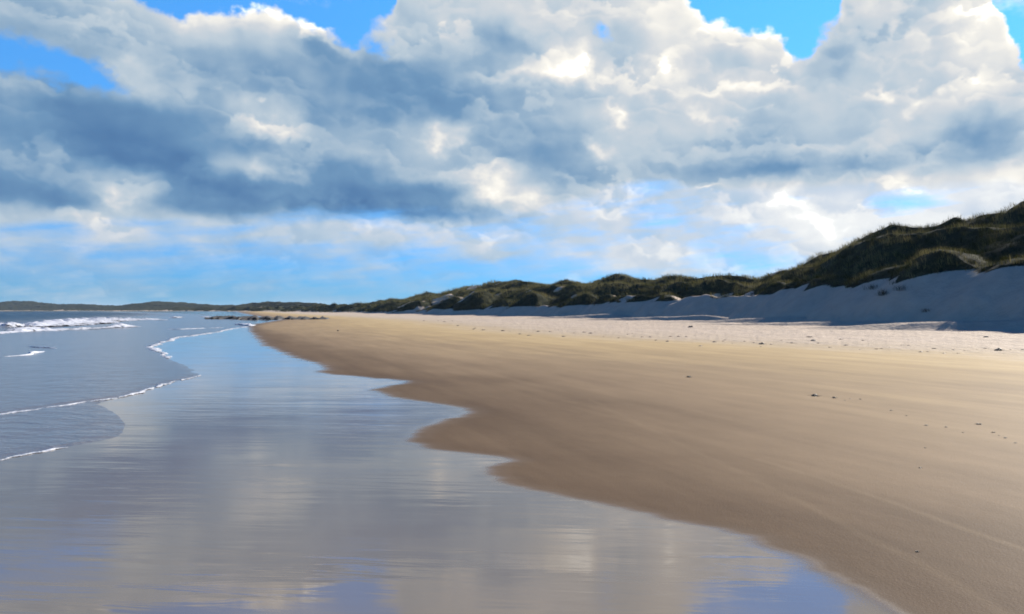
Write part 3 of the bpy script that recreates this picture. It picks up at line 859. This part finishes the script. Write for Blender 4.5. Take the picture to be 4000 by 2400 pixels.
def dune_height(l, s, x, y):
    w = widen(l)
    sn = s / w
    z0 = sand_z(x, y)
    H = None
    for (rl, rh), rs, back in zip(RH, RS, (0.34, 0.36, 0.42)):
        h = np.interp(l, rl, rh)
        if rs < 10: h = h + (2.6 * fbm(l / 8.0, l * 0, 3, 73) - 0.1) * sstep(42, 62, l) * np.clip(w, 1, 1.6)
        d = sn - (rs + 1.2 * fbm(l / 9.0, l * 0 + rs, 3, 71))
        # front: sweep up to the crest, back: falls away into the slack behind
        slope_f = np.clip((h - 0.5) / np.maximum(rs, 1), 0.72, 1.0)
        f = np.where(d < 0, h + d * slope_f * w * 0 + d * slope_f, h + (-d) * back)
        f = np.maximum(f - 0.20 * np.exp(-(d / 1.0) ** 2), np.where(d > 0, 0.45 * h, -50))
        H = f if H is None else np.maximum(H, f) + 0.12 * np.exp(-np.abs(H - f) / 0.5)
    n = 0.85 * fbm(l / 6.5 + s / 9, s / 4.5, 4, 81) * sstep(3.0, 8.0, sn) * np.clip(w, 1, 2.5)
    n = n + (0.7 - 0.35 * sstep(70, 100, l)) * fbm(x / 3.2, y / 3.2, 3, 83) * sstep(4.5, 8.0, sn)
    n = n + 0.30 * fbm(l / 7.0 - s / 5.0, s / 14.0, 3, 85) * sstep(0.3, 3.0, sn)
    d3 = (sn - RS[2]) / 4.0
    n = n + 1.1 * np.clip((l - 230) / 250.0, 0, 2.0) * fbm(x / 26.0, y / 26.0, 4, 87) * sstep(2.0, 8.0, sn) + 2.2 * sstep(350, 900, l) * fbm(x / 75.0, y / 75.0, 3, 89) * sstep(3.0, 9.0, sn)
    H = H + n * (1 - 0.72 * np.exp(-d3 * d3) * sstep(420, 200, l))
    z = np.maximum(H, z0 - 0.03 - 0.25 * np.clip(-s, 0, 2))
    fade = sstep(-1.5, 2.5, sn)
    z = z * fade + (z0 - 0.08) * (1 - fade)
    # sand tongues added at the slope foot to form lit streaks and shadow wedges
    for li, k, wd, ht, s0 in SPURS:
        c = l - (li - k * s)
        lat = np.exp(-(c / wd) ** 2) + 0.35 * np.exp(-((c - 1.6 * wd) / (1.2 * wd)) ** 2)
        up = np.clip((sn - s0) / (5.0 - s0), 0, 1)
        z = np.maximum(z, z0 - 0.08 + lat * ht * up ** 0.9 * sstep(4.5, 1.0, sn) * (1 + 0.2 * fbm(l / 4.0, s / 3.0, 2, 77)))
    return z


def grass_mask(l, s, z, x, y):
    # lower limit of the marram, in metres above the toe, tongues running down the slope
    lim = np.interp(l, [0, 60, 85, 110, 140, 175, 230, 300, 3000], [4.4, 3.9, 3.4, 3.0, 2.3, 1.7, 1.2, 0.9, 0.9])
    ton = 1.1 * fbm((l + 0.9 * s) / 2.6, s * 0.06, 3, 91) + 0.7 * fbm(l / 9, s * 0.0 + 2, 2, 93)
    g = sstep(-0.25, 0.35, z - lim - ton - 0.3)
    blow = sstep(0.36, 0.48, fbm(l / 7.0 + 3, s / 5.0, 3, 97)) * sstep(330, 240, l) * sstep(100, 130, l)
    pale = sstep(0.18, 0.32, fbm(x / 16.0 + 7, y / 30.0, 3, 98)) * sstep(170, 230, l) * sstep(900, 500, l)
    return g * (1 - 0.9 * blow) * (1 - 0.8 * pale)


def build_dune(name, l, s_list, label=None):
    S = np.array(s_list, float)
    L = np.asarray(l, float)
    x, y, nx, ny = toe(L)
    w = widen(L)
    Sg = S[:, None] * w[None, :]
    X = x[None, :] + nx[None, :] * Sg; Y = y[None, :] + ny[None, :] * Sg
    Lg = np.repeat(L[None, :], len(S), 0)
    Z = dune_height(Lg, Sg, X, Y)
    G = grass_mask(Lg, Sg, Z, X, Y)
    o = mesh_grid(name, np.stack([X, Y, Z], -1), len(S), len(L), M_DUNE, attrs={'grass': G})
    return tag(o, kind='structure')


s_near = np.concatenate([np.arange(-9, 34, 0.2), np.arange(34, 70, 2.0)])
build_dune('dunes', np.concatenate([np.arange(10, 130, 0.22), np.arange(130, 260.1, 0.4)]), s_near)
s_far = np.concatenate([np.arange(-2.5, 34, 0.3), np.arange(34, 70, 3.0)])
build_dune('distant_dunes', np.concatenate([[260.0], np.arange(260.8, 900.1, 1.0)]), s_far)
build_dune('headland', np.concatenate([[900.0], np.arange(902, TL[-1] - 5, 4.0)]), s_far)


# ------------------------------------------------------------------ marram grass
def blades(px, py, pz, n_per, length, width, spread, seed, lean=(-0.25, -0.1)):
    r = np.random.default_rng(seed)
    N_ = len(px) * n_per
    bx = np.repeat(px, n_per) + r.normal(0, 1, N_) * np.repeat(spread, n_per)
    by = np.repeat(py, n_per) + r.normal(0, 1, N_) * np.repeat(spread, n_per)
    bz = np.repeat(pz, n_per) - 0.05
    ln = np.repeat(length, n_per) * r.uniform(0.55, 1.15, N_)
    a = r.uniform(0, 2 * np.pi, N_)
    tilt = np.abs(r.normal(0.28, 0.22, N_))
    dx = np.cos(a) * tilt + lean[0] * r.uniform(0.3, 1.3, N_); dy = np.sin(a) * tilt + lean[1] * r.uniform(0.3, 1.3, N_)
    wd = np.repeat(width, n_per) * r.uniform(0.7, 1.3, N_)
    b = r.uniform(0, np.pi, N_)
    ox, oy = np.cos(b) * wd * 0.5, np.sin(b) * wd * 0.5
    mx, my, mz = bx + dx * ln * 0.40, by + dy * ln * 0.40, bz + ln * 0.58
    tx, ty, tz = bx + dx * ln * 1.15, by + dy * ln * 1.15, bz + ln * np.clip(1.0 - 0.35 * np.hypot(dx, dy), 0.35, 1)
    V = np.stack([np.stack([bx - ox, by - oy, bz], -1), np.stack([bx + ox, by + oy, bz], -1),
                  np.stack([mx + ox * 0.8, my + oy * 0.8, mz], -1), np.stack([mx - ox * 0.8, my - oy * 0.8, mz], -1),
                  np.stack([tx + ox * 0.1, ty + oy * 0.1, tz], -1), np.stack([tx - ox * 0.1, ty - oy * 0.1, tz], -1)], 1)
    i = np.arange(N_)[:, None] * 6
    F = np.concatenate([i + np.array([[0, 1, 2, 3]]), i + np.array([[3, 2, 4, 5]])], 0)
    return V.reshape(-1, 3), F, N_


def scatter(l0, l1, s1, n, seed):
    r = np.random.default_rng(seed)
    l = r.uniform(l0, l1, n); s = r.uniform(1.0, s1, n) * widen(l)
    x, y, nx, ny = toe(l)
    X = x + nx * s; Y = y + ny * s
    Z = dune_height(l, s, X, Y)
    G = grass_mask(l, s, Z, X, Y)
    k = r.uniform(0, 1, n) < G
    patch = 0.46 + 1.1 * fbm(X / 3.0, Y / 3.0, 3, 99) + 0.42 * sstep(3.2, 5.2, Z) * sstep(85, 110, l) - 0.16 * sstep(95, 75, l)  # sunlit look of the dune tops painted into the tint; near ridge darkened
    return X[k], Y[k], Z[k], patch[k], r


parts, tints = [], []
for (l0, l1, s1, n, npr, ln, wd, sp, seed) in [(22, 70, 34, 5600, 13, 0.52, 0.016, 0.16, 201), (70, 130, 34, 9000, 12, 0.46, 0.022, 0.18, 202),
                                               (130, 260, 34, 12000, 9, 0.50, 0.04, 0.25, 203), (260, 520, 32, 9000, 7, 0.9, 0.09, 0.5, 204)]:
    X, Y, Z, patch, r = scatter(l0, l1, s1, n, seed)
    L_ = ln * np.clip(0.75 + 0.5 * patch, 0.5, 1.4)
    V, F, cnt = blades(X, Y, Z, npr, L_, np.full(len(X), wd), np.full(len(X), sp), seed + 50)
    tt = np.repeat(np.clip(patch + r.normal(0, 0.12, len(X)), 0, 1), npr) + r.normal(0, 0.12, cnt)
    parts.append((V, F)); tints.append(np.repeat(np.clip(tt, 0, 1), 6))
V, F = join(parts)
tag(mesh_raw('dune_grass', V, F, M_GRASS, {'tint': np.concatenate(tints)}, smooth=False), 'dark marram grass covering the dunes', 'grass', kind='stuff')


def on_dune(u, v):
    """first point where the ray through the pixel meets the dune"""
    l = np.arange(15, 250, 0.5); s = np.arange(-1, 30, 0.25)
    Lg, Sg = np.meshgrid(l, s)
    x, y, nx, ny = toe(Lg)
    Sg = Sg * widen(Lg)
    X, Y = x + nx * Sg, y + ny * Sg
    Z = dune_height(Lg, Sg, X, Y)
    uu = CX + FX * X / np.maximum(Y, 1); vv = HOR - FX * (Z - EYE) / np.maximum(Y, 1)
    e = (uu - u) ** 2 + (vv - v) ** 2 + np.where(Y < 4, 1e9, 0)
    i = np.unravel_index(np.argmin(e + Y * 0.3), e.shape)
    return X[i], Y[i], Z[i]


for (u, v, ln, nb, lab) in [(3452, 1146, 0.55, 90, 'wide dark grass tuft alone on the shaded sand slope just below the marram'),
                            (3522, 1134, 0.5, 60, 'small dark grass tuft just right of the wide tuft on the shaded slope'),
                            (3617, 1212, 0.32, 40, 'lowest grass tuft, alone in the middle of the shaded sand slope'),
                            (3400, 1128, 0.5, 70, 'grass tuft left of the wide tuft, close under the marram edge')]:
    X, Y, Z = on_dune(u, v)
    V, F, cnt = blades(np.array([0.0]), np.array([0.0]), np.array([0.0]), nb, np.array([ln]), np.array([0.018]), np.array([0.26 if nb > 50 else 0.15]), int(u))
    o = mesh_raw('grass_tuft', V, F, M_GRASS, {'tint': np.repeat(np.random.default_rng(int(u)).uniform(0, 0.5, cnt), 6)}, smooth=False)
    o.location = (X, Y, Z)
    tag(o, lab, 'grass tuft', 'lone tufts on the shaded slope')


# ------------------------------------------------------------------ wrack and stones on the beach
import bmesh


def lump_mesh(name, seed, strands, flat, mat):
    r = random.Random(seed)
    bm = bmesh.new()
    bmesh.ops.create_icosphere(bm, subdivisions=3, radius=0.5)
    for vtx in bm.verts:
        c = vtx.co
        n = float(fbm(np.array(c.x * 3 + seed), np.array(c.y * 3 + c.z * 2.1), 3, seed))
        vtx.co = c * (1 + 0.9 * n)
        vtx.co.z = vtx.co.z * flat
        if vtx.co.z < -0.08: vtx.co.z = -0.08
    for k in range(strands):                       # ribbons of weed trailing from the heap
        a = r.uniform(0, 6.28); L = r.uniform(0.45, 0.95); wv = r.uniform(0.04, 0.09)
        prev = None
        for i in range(7):
            t = i / 6
            ang = a + 0.9 * math.sin(t * 3 + k)
            cx_, cy_ = math.cos(ang) * (0.15 + L * t), math.sin(ang) * (0.15 + L * t)
            zz = 0.22 * flat * (1 - t) + 0.03 * math.sin(9 * t + k) + 0.02
            px_, py_ = -math.sin(ang) * wv * (1 - 0.7 * t), math.cos(ang) * wv * (1 - 0.7 * t)
            v1 = bm.verts.new((cx_ + px_, cy_ + py_, zz)); v2 = bm.verts.new((cx_ - px_, cy_ - py_, zz + 0.02))
            if prev: bm.faces.new((prev[0], prev[1], v2, v1))
            prev = (v1, v2)
    for f in bm.faces: f.smooth = True
    me = bpy.data.meshes.new(name); bm.to_mesh(me); bm.free()
    me.materials.append(mat)
    return me


WEEDS = [lump_mesh('seaweed_clump', 300 + i, 9, 0.45, M_WEED) for i in range(5)]
STONES = [lump_mesh('beach_stone', 320 + i, 0, 0.6, M_STONE) for i in range(4)]


def place(kind, u, v, px_w, lab, group, rnd, hgt=1.0):
    X, Y, z = at(u, v)
    me = rnd.choice(WEEDS if kind == 'seaweed_clump' else STONES)
    o = bpy.data.objects.new(kind, me); col.objects.link(o)
    sz = 0.6 * px_w / FX * Y
    o.location = (X, Y, float(sand_z(np.array(X), np.array(Y))) + 0.01 * sz)
    o.rotation_euler = (0, 0, rnd.uniform(0, 6.28))
    o.scale = (sz, sz * rnd.uniform(0.6, 0.9), sz * hgt)
    tag(o, lab, 'seaweed' if kind == 'seaweed_clump' else 'stone', group)


rnd = random.Random(8)
W_ = 'seaweed_clump'; S_ = 'beach_stone'
GW, GS = 'seaweed scattered on the open sand', 'stones and debris along the foot of the dune'
for a in [(W_, 3183, 1547, 50, 'darkest seaweed clump on the smooth sand in the middle right', GW),
          (W_, 3258, 1555, 34, 'flat seaweed scrap just right of the darkest clump', GW),
          (W_, 2691, 1474, 36, 'lone thin seaweed scrap farther left than the darkest clump', GW),
          (W_, 3617, 1662, 24, 'small seaweed scrap at the left of the scattered patch near the right edge', GW),
          (W_, 3824, 1658, 30, 'seaweed scrap topmost in the scattered patch near the right edge', GW),
          (W_, 3593, 1828, 22, 'tiny seaweed scrap alone on the damp brown sand at right', GW),
          (W_, 3581, 2155, 24, 'seaweed scrap nearest the camera on the brown sand at right', GW),
          (S_, 2697, 1279, 30, 'dark stone on pale sand just below the shadow spurs of the dune', GS),
          (W_, 3900, 1370, 56, 'broad seaweed heap on the pale sand near the right edge', GW),
          (S_, 3852, 1318, 26, 'small stone on pale sand close below the dune shadow at far right', GS),
          (W_, 2975, 1345, 40, 'seaweed heap on the strandline right of centre', GW),
          (S_, 3177, 1332, 28, 'stone above the strandline, right of the strandline seaweed heap', GS),
          (S_, 2606, 1335, 22, 'stone on the strandline below the dark stone', GS),
          (S_, 3027, 1262, 18, 'little stone at the tip of a shadow spur under the dune', GS),
          (S_, 1321, 1294, 16, 'small dark object standing alone far off on the left sand', GS)]:
    place(*a, rnd, 1.6 if a[1] == 1321 else 1.0)
for (u, v, w) in [(3359, 1560, 16), (3320, 1558, 12), (3480, 1604, 18), (3694, 1669, 18), (3880, 1690, 20), (3925, 1711, 24), (3900, 1702, 12), (3965, 1731, 16), (3613, 1750, 14), (3540, 1625, 12),
                  (3760, 1690, 12), (3300, 1565, 12)]:
    place(W_, u, v, w, 'tiny dark scrap of seaweed trailing across the tan sand at right', 'tiny seaweed scraps on tan sand', rnd)
for k in range(70):
    u = 1650 + (4000 - 1650) * (k + rnd.random()) / 70
    v0 = np.interp(u, [1650, 2000, 2500, 3000, 3500, 4000], [1262, 1296, 1320, 1343, 1362, 1386])
    v = v0 + rnd.gauss(0, 7) - (rnd.random() < 0.25) * rnd.uniform(10, 30)
    v = max(v, 1254)
    place(W_, u, v, rnd.uniform(8, 26), 'tiny dark fragment of dried seaweed along the strandline', 'dried seaweed fragments along the strandline', rnd, 0.8)

# ------------------------------------------------------------------ dark rock ledge at the far waterline
def ledge():
    n, m = 240, 11
    X0, Y0, _ = at(800, 1246); X1, Y1, _ = at(1330, 1247)
    t = np.linspace(0, 1, n)
    px_, py_ = X0 + (X1 - X0) * t, Y0 + (Y1 - Y0) * t
    a = np.linspace(0, np.pi, m)
    V = np.zeros((n, m, 3))
    env = np.clip(np.minimum(t, 1 - t) * 9, 0.05, 1)
    for j in range(m):
        k = 1 + 0.9 * fbm(t * 46 + j * 0.37, t * 0 + j * 0.6, 4, 141)
        V[:, j, 0] = px_
        V[:, j, 1] = py_ - np.cos(a[j]) * 5.0 * env * k
        V[:, j, 2] = -0.12 + np.sin(a[j]) * 0.58 * env * np.clip(k, 0.15, 2) + 0.0
    o = mesh_grid('rock_ledge', V, n, m, M_ROCK)
    tag(o, 'low dark rock ledge at the far waterline in front of the distant dunes', 'rocks')


ledge()


# ------------------------------------------------------------------ sea air between the beach and the far coast
def haze():
    m = bpy.data.materials.new('sea_air'); m.use_nodes = True
    N = NT(m.node_tree); N.n.clear()
    v = N.node('ShaderNodeVolumePrincipled')
    v.inputs['Color'].default_value = (0.62, 0.80, 1.0, 1)
    v.inputs['Density'].default_value = 0.00006
    v.inputs['Anisotropy'].default_value = 0.2
    o = N.node('ShaderNodeOutputMaterial'); N.l.new(v.outputs[0], o.inputs['Volume'])
    bm = bmesh.new(); bmesh.ops.create_cube(bm, size=1.0)
    me = bpy.data.meshes.new('haze'); bm.to_mesh(me); bm.free()
    me.materials.append(m)
    ob = bpy.data.objects.new('haze', me); col.objects.link(ob)
    ob.scale = (44000, 44000, 60); ob.location = (0, 0, 20)
    tag(ob, kind='stuff')


haze()
